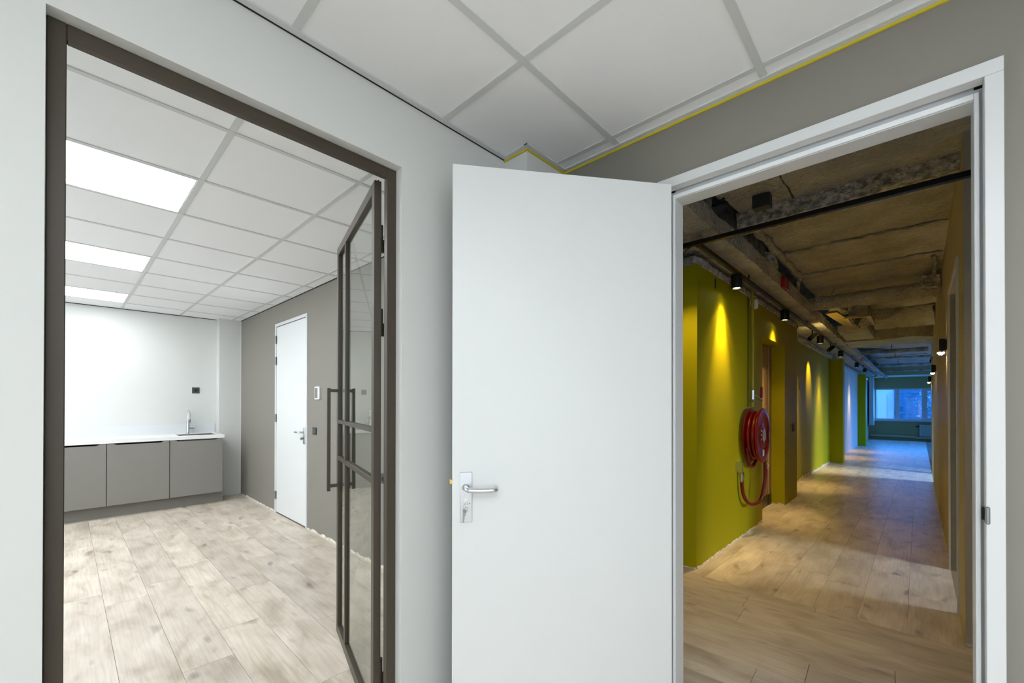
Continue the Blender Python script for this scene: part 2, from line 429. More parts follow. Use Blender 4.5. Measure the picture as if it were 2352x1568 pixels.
for k in range(1, 6):
    a = k / 5 * math.pi / 2; pts.append(DP(ul - .098 - .016 * math.sin(a), .058 - .016 * (1 - math.cos(a)), 1.0625))
pts += [DP(ul - .115, .022, 1.063)]
obj('lever', Tube(pts, .0096, n=16), M['alu'], hd)
obj('rose', Tube([DP(ul, .008, 1.066), DP(ul, .0105, 1.066)], .014, n=20), M['steel'], hd)
obj('lock_cylinder', Tube([DP(ul, .008, 1.012), DP(ul, .0125, 1.012)], .0088, n=18), M['chrome'], hd)
obj('screw', Tube([DP(ul - .015, .008, 1.004), DP(ul - .015, .0088, 1.004)], .0018, n=8), M['gap'], hd)
obj('hinge', Tube([DP(-.006, -.036, 2.05), DP(-.006, -.036, 2.14)], .009), M['steel'], d1)
obj('hinge', Tube([DP(-.006, -.036, 1.70), DP(-.006, -.036, 1.79)], .009), M['steel'], d1)
obj('hinge', Tube([DP(-.006, -.036, .20), DP(-.006, -.036, .29)], .009), M['steel'], d1)
bm = on_door(DW - .002, DW + .010, -.030, -.010, 1.077, 1.095, .002); obj('latch_bolt', bm, M['brass'], d1, 'brass latch bolt sticking out of the door edge')
# keys hanging in the lock
kr = thing('key_bunch', DP(ul, .012, .94), 'small bunch of steel keys hanging from the white door lock', 'keys')
def ring_pts(ce_, ax, ay, r, n=18): return [ce_ + ax * (r * math.cos(2 * math.pi * i / n)) + ay * (r * math.sin(2 * math.pi * i / n)) for i in range(n)]
bm = new(); obox(bm, DP(ul, .0125, 1.012), du, dn, UZ, -.001, .001, 0, .010, -.004, .004); obox(bm, DP(ul, .022, 1.0), du, dn, UZ, -.0012, .0012, -.001, .001, -.015, .006)
tube(bm, ring_pts(DP(ul, .022, .993), du, UZ, .0062), .0014, n=6, closed=True); obj('lock_key', bm, M['chrome'], kr)
obj('split_ring', Tube(ring_pts(DP(ul + .003, .022, .981), du, UZ, .008), .001, n=6, closed=True), M['steel'], kr)
bm = new(); kd = (UZ * -1 + du * .14).normalized(); ks = kd.cross(dn)
obox(bm, DP(ul + .004, .020, .978), kd, ks, dn, 0, .018, -.005, .005, -.001, .001, .0004); obox(bm, DP(ul + .004, .020, .978), kd, ks, dn, .018, .045, -.0025, .002, -.001, .001)
obj('spare_key', bm, M['steel'], kr)

# ---- brown steel frame and glass door in the white wall
XF1 = -1.521
tr2 = thing('trim_2', (-1.56, .45, 0), 'dark brown steel frame of the glass door in the white wall', 'door frame', kind='structure')
def bframe(nm, *a): return obj(nm, Box(*a, bev=.002), M['brown'], tr2, smooth=False)
bframe('jamb', -1.545, XF1, -.0335, .0005, 0, 2.3375)
bframe('jamb', -1.545, XF1, .884, .9245, 0, 2.3375)
bframe('head', -1.545, XF1, .0005, .884, 2.296, 2.3375)
obj('seal', Box(-1.548, -1.5455, .886, .900, 0, 2.29), M['black'], tr2, smooth=False)
obj('seal', Box(-1.548, -1.5455, .006, .878, 2.300, 2.312), M['black'], tr2, smooth=False)
G0 = Vector((-1.590, .865, 0)); gu = Vector((-.895, .248, 0)).normalized(); gn = Vector((gu.y, -gu.x, 0)) * -1
if gn.y > 0: gn = -gn          # side facing the viewer
GW, GT = .929, .029
GZ0, GZ1 = .04, 2.305
d2 = thing('door_2', G0, 'brown steel framed glass door standing open into the kitchen', 'glass door', kind='structure')
def gb(u0, u1, v0, v1, z0, z1, bev=.0015): return obox(new(), G0, gu, gn, UZ, u0, u1, v0, v1, z0, z1, bev)
obj('stile', gb(0, .045, -GT, 0, GZ0, GZ1), M['brown'], d2, smooth=False)
obj('stile', gb(GW - .045, GW, -GT, 0, GZ0, GZ1), M['brown'], d2, smooth=False)
obj('top_rail', gb(.045, GW - .045, -GT, 0, GZ1 - .045, GZ1), M['brown'], d2, smooth=False)
obj('bottom_rail', gb(.045, GW - .045, -GT, 0, GZ0, GZ0 + .05), M['brown'], d2, smooth=False)
UM = .655
obj('glazing_bar', gb(UM, UM + .028, -GT, -.001, GZ0 + .05, GZ1 - .045), M['brown'], d2, smooth=False)
for (za, zb) in ((1.270, 1.292), (1.056, 1.080)):
    for (ua, ub) in ((.045, UM), (UM + .028, GW - .045)):
        obj('glazing_bar', gb(ua, ub, -GT, -.001, za, zb), M['brown'], d2, smooth=False)
zs = [(GZ0 + .05, 1.056), (1.080, 1.270), (1.292, GZ1 - .045)]
for (ua, ub) in ((.045, UM), (UM + .028, GW - .045)):
    for (za, zb) in zs:
        obj('pane', gb(ua, ub, -GT / 2 - .002, -GT / 2 + .002, za, zb, 0), M['glass'], d2, smooth=False)
def gp(u, v, z): return G0 + gu * u + gn * v + UZ * z
for sgn, v0 in ((1, 0), (-1, -GT)):
    ph = obj('pull_handle', gb(.845, .865, v0 + sgn * .045, v0 + sgn * .063, .885, 1.475, .001), M['brown'], d2, 'square brown bar pull handle', smooth=False)
    for z in (1.452, .905):
        obj('standoff', gb(.847, .863, v0, v0 + sgn * .046, z, z + .018, .001), M['brown'], ph, smooth=False)
for z in (2.016, 1.668, .222):
    h = obj('hinge', Tube([(-1.600, .9015, z + .002), (-1.600, .9015, z + .115)], .0088, n=16), M['brown'], d2)
    obj('frame_plate', Box(-1.605, -1.5455, .9085, .9125, z + .002, z + .055), M['brown'], h, smooth=False)
    obj('hinge_plate', gb(-.0025, 0, -GT, -.006, z + .055, z + .110, .0005), M['brown'], h, smooth=False)
obj('seal', gb(.0, GW, -.019, -.015, GZ1, GZ1 + .003, 0), M['black'], d2, smooth=False)

# ================================================================== KITCHEN
XK, YK = -7.53, 1.835
bm = Box(XK - .12, XK, -1.9, YK, 0, CEIL + .1)
struct('wall_kitchen', bm, M['white_wall'], 'white kitchen wall behind the grey base cabinets', 'wall')
bm = Box(XK, -5.80, YK, YK + .1, 0, CEIL + .1); box(bm, -4.852, XB - .1195, YK, YK + .1, 0, CEIL + .1); box(bm, -5.80, -4.852, YK, YK + .1, 2.335, CEIL + .1)
struct('wall_grey', bm, M['grey_wall'], 'grey kitchen wall around the closed white door', 'wall')
struct('wall_window_side', Box(XK, XB - .1195, -1.9, -1.78, 0, CEIL + .1), M['white_wall'], 'plain white kitchen wall, out of view', 'wall')
struct('wall_pier', Box(XK, -7.375, 1.556, YK, 0, CEIL + .1), M['white_wall'], 'boxed white pier in the far kitchen corner', 'column')
fk = struct('floor_kitchen', Box(XK, XB - .1195, -1.9, YK + .1, -.06, -.0035), M['subfloor'], 'pale oak plank floor of the kitchen', 'floor')
def planks(root, u_range, v_lines, L, seed, T=lambda u, v: (u, v), rot=0, cache=None, zt=0.0):
    rnd = random.Random(seed); cache = {} if cache is None else cache
    for a, b in zip(v_lines, v_lines[1:]):
        u = u_range[0] - rnd.uniform(.1, L - .1)
        while u < u_range[1] - .01:
            s0, s1 = max(u, u_range[0]), min(u + L, u_range[1])
            if s1 - s0 > .03:
                lx, ly = round(s1 - s0 - .0016, 3), round(b - a - .0011, 3)
                p = T((s0 + s1) / 2, (a + b) / 2)
                piece('floor_plank', cache, (lx, ly), lambda: Box(-lx / 2, lx / 2, -ly / 2, ly / 2, -.0035, 0, bev=.0006), M['wood'], (p[0], p[1], zt), root, rot)
            u += L
rows = [-.0357 + .2285 * k for k in range(-3, 9)] + [YK - .001]
planks(fk, (XK + .1, XB - .12), rows, 1.5, 5)
ck = struct('ceiling_kitchen', Box(XK - .1, XB - .1, -1.85, YK + .05, CEIL + .03, CEIL + .1), M['tile'], 'suspended white tile ceiling of the kitchen with lit panels', 'ceiling')
kxs = sorted([-2.225 - .605 * k for k in range(0, 9)]); kys = [1.722 - .605 * k for k in range(0, 6)][::-1]
kxl = [XK + .004] + kxs + [XB - .123]
pan = [kxs.index(x) + 1 for x in kxs if any(abs(x - t) < .05 for t in (-3.435, -5.25, -7.065))]
yrow = [i for i, y in enumerate([-1.775] + kys + [YK - .004]) if abs(y - (-.093)) < .05][0]
grid_ceiling(ck, kxs, kys, (XK + .004, XB - .123), (-1.775, YK - .004), skip={(i, yrow) for i in pan})
obj('shadow_gap', Box(XK + .001, XB - .122, YK - .006, YK - .0005, CEIL - .004, CEIL + .004), M['gap'], ck, smooth=False)
obj('shadow_gap', Box(XK + .0005, XK + .007, -1.7, 1.55, CEIL - .004, CEIL + .004), M['gap'], ck, smooth=False)
first = None
plabels = ['nearest and largest lit ceiling panel of the kitchen', 'middle one of the three lit kitchen ceiling panels', 'lit ceiling panel closest to the kitchen cabinets']
for lab, i in zip(plabels, sorted(pan, key=lambda i: -kxl[i])):
    x0, x1 = kxl[i], kxl[i + 1]; cx_, cy_ = (x0 + x1) / 2, .2095
    if first is None:
        first = thing('ceiling_light', (cx_, cy_, CEIL), lab, 'ceiling light', 'lit panels in the kitchen ceiling')
        obj('diffuser', Box(x0 + .02, x1 - .02, -.093 + .02, .512 - .02, CEIL + .001, CEIL + .006), M['panel'], first, smooth=False)
        bm = Box(x0 + .0126, x0 + .02, -.078, .497, CEIL + .001, CEIL + .02); box(bm, x1 - .02, x1 - .0126, -.078, .497, CEIL + .001, CEIL + .02)
        box(bm, x0 + .02, x1 - .02, -.078, -.073, CEIL + .001, CEIL + .02); box(bm, x0 + .02, x1 - .02, .492, .497, CEIL + .001, CEIL + .02)
        obj('rim', bm, M['white_frame'], first, smooth=False)
    else: dup(first, (cx_, cy_, CEIL), lab)
for i in pan: obj('fill_panel', Box(kxl[i] + .02, kxl[i + 1] - .02, -1.585, -1.02, CEIL - .006, CEIL - .001), M['panel'], ck, smooth=False)  # added row of glowing panels out of view, brightens the kitchen
for x, y in ((.5075, -.3955), (.5075, -1.6055), (1.7175, -.3955), (1.7175, -1.6055)):
    obj('fill_panel', Box(x - .28, x + .28, y - .28, y + .28, CEIL - .006, CEIL - .001), M['panel'], ce, smooth=False)  # added glowing panels behind the camera, light the near room
struct('backing_behind_door', Box(-5.95, -4.7, 1.942, 2.0, -.02, 2.5), M['beige_wall'], 'unseen light blocking panel behind the closed kitchen door', 'wall')  # added to stop sky light showing under the door leaf
# closed white door in the grey wall
tr3 = thing('trim_3', (-5.326, YK, 0), 'slim white frame of the closed kitchen door', 'door frame', kind='structure')
obj('jamb', Box(-5.842, -5.802, YK - .012, YK + .09, 0, 2.37, bev=.002), M['white_frame'], tr3, smooth=False)
obj('jamb', Box(-4.851, -4.818, YK - .012, YK + .09, 0, 2.37, bev=.002), M['white_frame'], tr3, smooth=False)
obj('head', Box(-5.802, -4.851, YK - .012, YK + .09, 2.334, 2.37, bev=.002), M['white_frame'], tr3, smooth=False)
obj('seal', Box(-5.802, -4.851, YK + .004, YK + .012, 2.326, 2.334), M['gap'], tr3, smooth=False)
d3 = thing('door_3', (-5.33, YK, 0), 'tall closed white door in the grey kitchen wall', 'door', kind='structure')
obj('leaf', Box(-5.799, -4.854, YK - .004, YK + .036, .014, 2.327, bev=.0015), M['white_door'], d3, smooth=False)
for z in (2.12, 1.855, 1.14, .175):
    hg = obj('hinge', Tube([(-5.802, YK - .016, z), (-5.802, YK - .016, z + .10)], .0085), M['steel'], d3)
    obj('hinge_plate', Box(-5.799, -5.785, YK - .0065, YK - .0035, z, z + .10), M['steel'], hg, smooth=False)
hs = obj('handle_set', Box(-4.922, -4.875, YK - .012, YK - .004, .925, 1.105, bev=.0015), M['alu'], d3, 'aluminium lever handle on a back plate')
obj('lever', Tube([(-4.900, YK - .012, 1.055), (-4.900, YK - .055, 1.055), (-4.91, YK - .063, 1.055), (-5.02, YK - .063, 1.055), (-5.03, YK - .055, 1.055), (-5.031, YK - .035, 1.055)], .0095), M['alu'], hs)
obj('thumb_turn', Tube([(-4.900, YK - .012, .985), (-4.900, YK - .045, .985)], .013), M['steel'], hs)
obj('latch_plate', Box(-4.853, -4.8505, YK - .008, YK - .003, 1.03, 1.10), M['black'], d3, smooth=False)
struct('trim_4', ragged((-7.3, YK, 0), (-5.842, YK, 0), (0, -1, 0), .022, .006, 0, .05, 3), M['plaster'], 'ragged bare plaster lip at the foot of the grey wall, left of the closed door', 'plaster edge')
struct('trim_5', ragged((-4.818, YK, 0), (-1.7, YK, 0), (0, -1, 0), .026, .007, 0, .05, 4), M['plaster'], 'ragged bare plaster lip at the foot of the grey wall, right of the closed door', 'plaster edge')
obj('corner_bead', Box(-7.3755, -7.372, YK - .004, YK - .0005, 0, CEIL), M['gasket'], None, 'thin white sealant line in the far kitchen corner', 'sealant', smooth=False)

# base cabinets, plinth, worktop, sink, tap
FXC = -6.95
edges = [1.513, .934, .346, -.24, -.83]
labs = ['taupe base cabinet under the sink at the right end', 'wide taupe base cabinet in the middle beside the sink cabinet',
        'taupe base cabinet half hidden by the brown door frame', 'taupe base cabinet at the unseen end of the worktop']
for k in range(4):
    y1, y0 = edges[k], edges[k + 1]
    cb = thing('base_cabinet', (-7.24, (y0 + y1) / 2, .145), labs[k], 'cabinet', 'taupe kitchen base cabinets')
    zt = .70 if k == 0 else .875
    bm = Box(XK + .003, FXC - .022, y0 + .001, y0 + .018, .145, .875); box(bm, XK + .003, FXC - .022, y1 - .018, y1 - .001, .145, .875)
    box(bm, XK + .003, FXC - .022, y0 + .018, y1 - .018, .145, .163); box(bm, XK + .003, XK + .012, y0 + .018, y1 - .018, .163, zt)
    obj('carcass', bm, M['cabinet'], cb, smooth=False)
    bm = new(); a, b = y0 + .004, y1 - .004; z1, zc = .889, .872
    prof = [(a, .150), (b, .150), (b, z1), (b - .05, z1), (b - .085, zc), (a + .085, zc), (a + .05, z1), (a, z1)]
    f = [bm.verts.new((FXC - .019, y, z)) for y, z in prof]; g = [bm.verts.new((FXC, y, z)) for y, z in prof]
    bm.faces.new(f); bm.faces.new(g[::-1])
    for i in range(8): bm.faces.new((f[i], f[(i + 1) % 8], g[(i + 1) % 8], g[i]))
    obj('door', bm, M['cabinet'], cb, 'flat door with a scooped finger grip along its top edge', smooth=False)
obj('plinth', Box(-7.048, -7.03, -.83, 1.531, .0, .143), M['plinth'], None, 'dark taupe plinth board below the base cabinets', 'plinth', smooth=False)
# worktop with a cut-out
sx0, sx1, sy0, sy1 = -7.40, -7.06, 1.045, 1.468
bm = Box(XK + .003, sx0, -.84, 1.530, .893, .938); box(bm, sx1, FXC + .006, -.84, 1.530, .893, .938); box(bm, sx0, sx1, -.84, sy0, .893, .938); box(bm, sx0, sx1, sy1, 1.530, .893, .938)
obj('worktop', bm, M['worktop'], None, 'white kitchen worktop running over the taupe cabinets', 'worktop', smooth=False)
obj('upstand', Box(XK + .0005, XK + .013, -.84, 1.530, .9385, 1.072), M['upstand'], None, 'pale grey upstand along the kitchen wall behind the tap', 'upstand', smooth=False)
sk = thing('sink', ((sx0 + sx1) / 2, (sy0 + sy1) / 2, .74), 'rectangular stainless steel sink set into the white worktop', 'sink')
bm = Box(sx0 + .002, sx1 - .002, sy0 + .002, sy1 - .002, .74, .745)
for a in ((sx0 + .002, sx0 + .006, sy0 + .002, sy1 - .002), (sx1 - .006, sx1 - .002, sy0 + .002, sy1 - .002), (sx0 + .006, sx1 - .006, sy0 + .002, sy0 + .006), (sx0 + .006, sx1 - .006, sy1 - .006, sy1 - .002)):
    box(bm, a[0], a[1], a[2], a[3], .745, .934)
obj('bowl', bm, M['steel'], sk, smooth=False)
obj('drain', Lathe((-7.23, 1.25, .745), (0, 0, 1), [(0, .04), (.002, .04), (.003, .03)], n=20), M['chrome'], sk)
tp = thing('kitchen_tap', (-7.445, 1.204, .938), 'tall chrome mixer tap beside the sink', 'tap')
obj('body', Lathe((-7.445, 1.204, .938), (0, 0, 1), [(0, .027), (.006, .027), (.008, .021), (.17, .021), (.175, .014), (.18, .013)], n=24), M['chrome'], tp)
pts = [(-7.445, 1.204, 1.11), (-7.445, 1.204, 1.20)] + [(-7.445 + .04 * (1 - math.cos(a)), 1.204, 1.20 + .06 * math.sin(a)) for a in [k / 8 * math.pi for k in range(1, 9)]] + [(-7.365, 1.204, 1.14)]
obj('spout', Tube(pts, .0125, n=16), M['chrome'], tp)
obj('aerator', Tube([(-7.365, 1.204, 1.145), (-7.365, 1.204, 1.095)], .0155, n=16), M['steel'], tp)
lv = obj('valve_arm', Tube([(-7.445, 1.222, 1.012), (-7.445, 1.275, 1.012)], .014, n=16), M['chrome'], tp)
obj('lever', Tube([(-7.445, 1.268, 1.012), (-7.445, 1.282, 1.085)], .005, n=10), M['chrome'], lv)

def outlet(name, loc, u, n, label, kindof, w=.082, h=.082, groups=None):
    u = Vector(u); n = Vector(n); loc = Vector(loc)
    t = thing(name, loc, label, 'switch' if kindof == 'switch' else 'socket', groups)
    obj('cover_plate', obox(new(), loc, u, n, UZ, -w / 2, w / 2, .0005, .010, -h / 2, h / 2, .002), M['dark'], t, smooth=False)
    if kindof == 'switch':
        obj('rocker', obox(new(), loc, u, n, UZ, -w * .33, w * .33, .010, .016, -h * .34, h * .34, .003), M['dark'], t, smooth=False)
        obj('rocker_edge', obox(new(), loc, u, n, UZ, w * .18, w * .30, .016, .0165, -h * .3, h * .3), M['screen'], t, smooth=False)
    else:
        obj('well', Tube([loc + n * .010, loc + n * .0115], .021, n=24), M['black'], t)
        obj('well_ring', Tube([loc + n * .0118 + u * (.023 * math.cos(a)) + UZ * (.023 * math.sin(a)) for a in [2 * math.pi * k / 24 for k in range(24)]], .0025, n=6, closed=True), M['dark'], t)
    return t
outlet('wall_socket', (XK, 1.304, 1.556), (0, 1, 0), (1, 0, 0), 'dark grey socket on the white kitchen wall above the tap', 'socket', .086, .086)
outlet('light_switch', (-4.62, YK, 1.082), (1, 0, 0), (0, -1, 0), 'dark grey switch on the grey wall beside the closed kitchen door', 'switch', .09, .078)
outlet('wall_socket', (-3.195, YK, .754), (1, 0, 0), (0, -1, 0), 'low grey socket seen in the gap beside the glass door', 'socket', .084, .084)
th = thing('thermostat', (-4.53, YK, 1.42), 'white wall thermostat with a grey display on the grey kitchen wall', 'thermostat')
obj('housing', Box(-4.585, -4.472, YK - .022, YK - .0005, 1.418, 1.553, bev=.005, seg=2), M['white_plastic'], th)
obj('display', Box(-4.572, -4.502, YK - .0235, YK - .022, 1.432, 1.54), M['screen'], th, smooth=False)

# ================================================================== CORRIDOR
XF[0] = CORR
XL, XR = -1.302, .229
WT = 2.56
# ---- floors
fc = struct('floor_corridor', Box(-3.2, 4.0, 3.50, 24.6, -.08, -.0036), M['subfloor'], 'oak plank floor running down the green corridor', 'floor')
cl_ = [-1.64, -1.428, -1.193, -.958, -.723, -.488, -.253, -.018, .229]
planks(fc, (3.50, 24.25), cl_, 1.5, 11, T=lambda u, v: (v, u), rot=math.pi / 2)
XF[0] = ROOM
fx = struct('floor_hall', Box(-4.2, 3.5, YA + .0605, 3.60, -.08, -.0105), M['subfloor'], 'oak plank floor of the cross hall just behind the doorway', 'floor')
A_ = R(2.2)
def TX(u, v): return (u * math.cos(A_) - (v - 3.47) * math.sin(A_), 3.47 + u * math.sin(A_) + (v - 3.47) * math.cos(A_))
hl = [3.62, 3.44, 3.21, 2.98, 2.75, 2.52, 2.29, 2.06, 1.83]
planks(fx, (-2.7, 1.6), hl[::-1], 1.5, 21, T=TX, rot=A_, zt=-.0008)
XF[0] = CORR
# ---- left wall, with the door recess; pilasters
bm = Box(-3.1, XL, 3.61, 5.665, -.01, WT); box(bm, -3.1, XL, 6.83, 7.64, -.01, WT); box(bm, -1.62, XL, 5.665, 6.83, 2.205, WT)
box(bm, -3.1, -1.62, 5.665, 6.83, -.01, WT)
box(bm, -3.1, -1.555, 7.64, 13.2, -.01, WT)
struct('wall_corridor_left', bm, M['lime'], 'lime green corridor wall washed by the track spotlights', 'wall')
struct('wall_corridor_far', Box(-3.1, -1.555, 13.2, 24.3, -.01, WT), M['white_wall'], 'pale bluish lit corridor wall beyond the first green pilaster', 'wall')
struct('wall_pilaster_near', Box(-1.555, -1.305, 13.05, 13.38, 0, WT), M['lime'], 'green pilaster halfway down the corridor', 'pilaster')
struct('wall_pilaster_far', Box(-1.555, -1.335, 19.55, 19.9, 0, WT), M['lime'], 'green pilaster near the far window', 'pilaster')
struct('trim_6', ragged((XL, 3.62, 0), (XL, 5.66, 0), (1, 0, 0), .018, .006, 0, .05, 6), M['plaster'], 'ragged bare plaster lip at the foot of the nearest green wall', 'plaster edge')
struct('trim_7', ragged((-1.62, 3.61, 0), (XL, 3.61, 0), (0, -1, 0), .020, .006, 0, .05, 7), M['plaster'], 'bare plaster lip at the foot of the orange lit corner', 'plaster edge')
struct('trim_8', ragged((-1.555, 7.7, 0), (-1.555, 13.0, 0), (1, 0, 0), .05, .004, 0, .12, 8), M['plaster'], 'pale unpainted strip at the foot of the far green wall', 'plaster edge')
struct('trim_9', ragged((-1.46, 6.83, 0), (-1.302, 6.83, 0), (0, -1, 0), .024, .006, 0, .03, 9), M['plaster'], 'crumbly plaster lip below the door recess corner', 'plaster edge')
# door in the recess
d4 = thing('door_4', (-1.47, 6.25, 0), 'tan door at the back of the green recess', 'door', kind='structure')
obj('leaf', Box(-1.52, -1.475, 5.70, 6.70, .01, 2.19), M['tan_door'], d4, smooth=False)
obj('kick_plate', Box(-1.475, -1.470, 5.72, 6.68, .02, .15), M['kick'], d4, 'dark kick plate', smooth=False)
obj('jamb', Box(-1.53, -1.462, 6.70, 6.8295, .15, 2.2), M['tan_door'], d4, smooth=False)
obj('jamb_foot', Box(-1.53, -1.461, 6.70, 6.8295, .0, .15), M['kick'], d4, smooth=False)
obj('jamb_groove', Box(-1.462, -1.4605, 6.745, 6.765, .15, 2.2), M['kick'], d4, smooth=False)
outlet('light_switch', (XL, 7.36, 1.055), (0, 1, 0), (1, 0, 0), 'dark switch on the green pier beyond the door recess', 'switch', .1, .11)
ct = thing('room_controller', (-1.555, 9.3, 1.75), 'small grey controller high on the far green wall', 'controller')
obj('housing', Box(-1.5545, -1.530, 9.24, 9.36, 1.70, 1.80, bev=.003), M['screen'], ct, smooth=False)
obj('display', Box(-1.530, -1.528, 9.265, 9.335, 1.715, 1.785), M['dark'], ct, smooth=False)

# ---- sprayed concrete ceiling
slab = struct('ceiling_corridor', Box(-4.3, 3.7, 1.90, 24.5, 3.34, 3.45), M['concrete'], 'dark upper concrete slab above the corridor services', 'ceiling')
ys = [1.95, 3.88, 5.08, 6.07, 7.5, 9.1, 10.6, 12.2, 13.9, 15.6, 17.3, 19.0, 20.8, 22.6, 24.2]
for a, b in zip(ys, ys[1:]):
    if a == 9.1: continue
    pieces = [(-1.04, .30)] if a > 2 else [(-1.04, -.66), (-.645, .9)]
    for x0, x1 in pieces:
        obj('slab_panel', rough(x0, x1, a + .011, b - .011, 2.97, 3.10, .09, .012, seed=a), M['concrete'], slab)
for y in (5.08, 6.07, 9.1, 13.9, 15.6, 17.3):
    pts = [(-1.0 + 1.22 * k / 24, y + .012 * math.sin(k * 1.7), 2.958 + .006 * math.sin(k * 2.3)) for k in range(25)]
    obj('joint_crust', Tube(pts, [.011 + .004 * math.sin(k * 3.1) for k in range(25)], n=6), M['duct'], slab)
obj('longitudinal_beam', rough(-2.3, -1.045, 1.96, 24.2, 2.665, 2.80, .10, .014, seed=3, freq=5), M['concrete'], slab)
def tp1(v):
    if v.co.z < 2.85: v.co.y += .0
    if v.co.z < 2.95 and v.co.x < -.2: v.co.z -= .025
obj('cross_beam', rough(-1.06, .28, 3.82, 3.98, 2.875, 2.985, .04, .014, seed=5, freq=11, taper=tp1), M['crust'], slab)
obj('wall_crust', rough(-1.42, XL + .012, 3.58, 7.66, WT + .001, WT + .055, .035, .012, seed=8, freq=13), M['pale_spray'], slab)
obj('wall_crust', rough(-1.70, XL + .0, 3.57, 3.63, WT + .001, WT + .06, .035, .010, seed=9, freq=13), M['pale_spray'], slab)
obj('wall_crust', rough(-1.68, -1.50, 7.66, 13.1, WT + .001, WT + .075, .05, .014, seed=10, freq=9), M['pale_spray'], slab)
obj('wall_crust', rough(-1.68, -1.53, 13.1, 19.6, WT + .001, WT + .06, .08, .012, seed=12, freq=9), M['pale_spray'], slab)
obj('beam_lip', rough(-1.075, -1.030, 3.62, 7.4, 2.655, 2.80, .04, .007, seed=13, freq=11), M['concrete'], slab)
obj('deep_beam', rough(-1.05, .29, 10.75, 11.9, 2.68, 2.98, .09, .02, seed=15, freq=4), M['concrete'], slab)
# services above the beam and across the corridor
def duct(name, bm, label, m='duct', cat='duct', group=None): return obj(name, bm, M[m], None, label, cat, group)
duct('air_duct', rough(-1.75, -1.12, 2.35, 3.42, 2.90, 3.18, .08, .012, seed=20), 'dark sprayed duct above the hall behind the doorway')
duct('air_duct', rough(-1.52, -1.12, 3.95, 4.62, 2.86, 3.16, .07, .012, seed=21), 'dark duct section in the slot beside the nearest spotlight')
duct('air_duct', rough(-1.50, -1.10, 4.68, 5.30, 2.90, 3.12, .07, .012, seed=22), 'second dark duct section in the slot, before the red clip')
duct('sprayed_lump', rough(-1.13, -1.03, 4.86, 5.12, 2.805, 2.95, .025, .03, seed=23, freq=16), 'crumbly pale concrete lump on the beam beside the red clip', 'pale_spray', 'concrete lump')
obj('red_clip', Box(-1.036, -.998, 5.26, 5.50, 2.652, 2.775, bev=.006), M['red_dark'], None, 'red plastic clip on the edge of the concrete beam', 'clip')
obj('junction_box', Box(-.874, -.757, 3.55, 3.63, 2.866, 2.965, bev=.004), M['dark'], None, 'square dark grey box on the concrete ceiling above the black rail', 'junction box')
cpipe = thing('cross_pipe', (-.45, 7.0, 2.75), 'thick sprayed pipe crossing the corridor behind the red clip', 'pipe')
obj('pipe', Tube([(-1.20 + 1.42 * k / 20, 7.02 + .012 * math.sin(k * 1.3), 2.775 + .008 * math.sin(k * 2.1)) for k in range(21)], [.092 + .006 * math.sin(k * 1.9) for k in range(21)], n=18), M['concrete'], cpipe)
obj('hanger_rod', Tube([(-.80, 7.0, 2.86), (-.76, 7.0, 2.96)], .011, n=8), M['concrete'], cpipe)
obj('collar', rough(.06, .22, 6.86, 7.16, 2.76, 2.90, .035, .02, seed=31, freq=12), M['pale_spray'], cpipe)
bend = [(-1.02, 6.05, 2.955), (-1.0, 6.10, 2.945), (-1.03, 6.16, 2.90), (-1.06, 6.28, 2.80), (-1.07, 6.4, 2.72)]
duct('conduit', Tube(bend, .022, n=10), 'thin sprayed conduit bending down from the ceiling joint', 'concrete', 'conduit')
duct('conduit', Tube([(-1.005 + .012 * math.sin(k * 1.3), 3.98 + .10 * k, 2.945) for k in range(21)], [.034 + .006 * math.sin(k * 2.3) for k in range(21)], n=10), 'sprayed conduit along the left edge of the ceiling slab', 'concrete', 'conduit')
duct('conduit', Tube([(-1.03 + .012 * math.sin(k * 1.3), 2.05 + .1 * k, 2.955) for k in range(14)], [.036 + .006 * math.sin(k * 2.3) for k in range(14)], n=10), 'sprayed conduit on the hall ceiling above the cross rail', 'concrete', 'conduit')
duct('conduit', Tube([(.15, 6.2, 2.96), (.17, 6.45, 2.95), (.165, 6.9, 2.88)], .018, n=10), 'thin sprayed conduit beside the right wall', 'duct', 'conduit')
vb = thing('vent_box', (-.6, 8.5, 2.7), 'hanging timber box duct with an open flanged end', 'vent box')
bm = Box(-.74, -.51, 8.2, 8.22, 2.74, 3.0); box(bm, -.74, -.51, 9.0, 9.02, 2.74, 3.0); box(bm, -.74, -.72, 8.22, 9.0, 2.74, 3.0); box(bm, -.53, -.51, 8.22, 9.0, 2.74, 3.0)
obj('casing', bm, M['duct'], vb, smooth=False)
bm = Box(-.78, -.74, 8.16, 9.06, 2.72, 2.755); box(bm, -.51, -.47, 8.16, 9.06, 2.72, 2.755); box(bm, -.74, -.51, 9.02, 9.06, 2.72, 2.755); box(bm, -.74, -.51, 8.16, 8.2, 2.72, 2.755)
obj('flange', bm, M['board'], vb, 'lighter yellowish flange', smooth=False)
bm = new(); obox(bm, Vector((-.95, 8.0, 2.80)), Vector((.15, .98, -.08)).normalized(), Vector((-.98, .15, 0)).normalized(), Vector((0, .08, 1)).normalized(), 0, 1.2, -.10, .05, 0, .03)
obj('board', bm, M['board'], vb, 'sloping yellowish board', smooth=False)
rd = thing('round_duct', (-.1, 9.5, 2.7), 'big round sprayed duct crossing the corridor below the slab', 'duct')
obj('shell', Tube([(-.53 + .72 * k / 16, 9.55, 2.985 + .004 * math.sin(k * 2)) for k in range(17)], [.275 + .006 * math.sin(k * 1.7) for k in range(17)], n=28), M['concrete'], rd)
obj('strap', Tube([(.0, 9.55, 2.985), (.03, 9.55, 2.985)], .285, n=28), M['concrete'], rd)
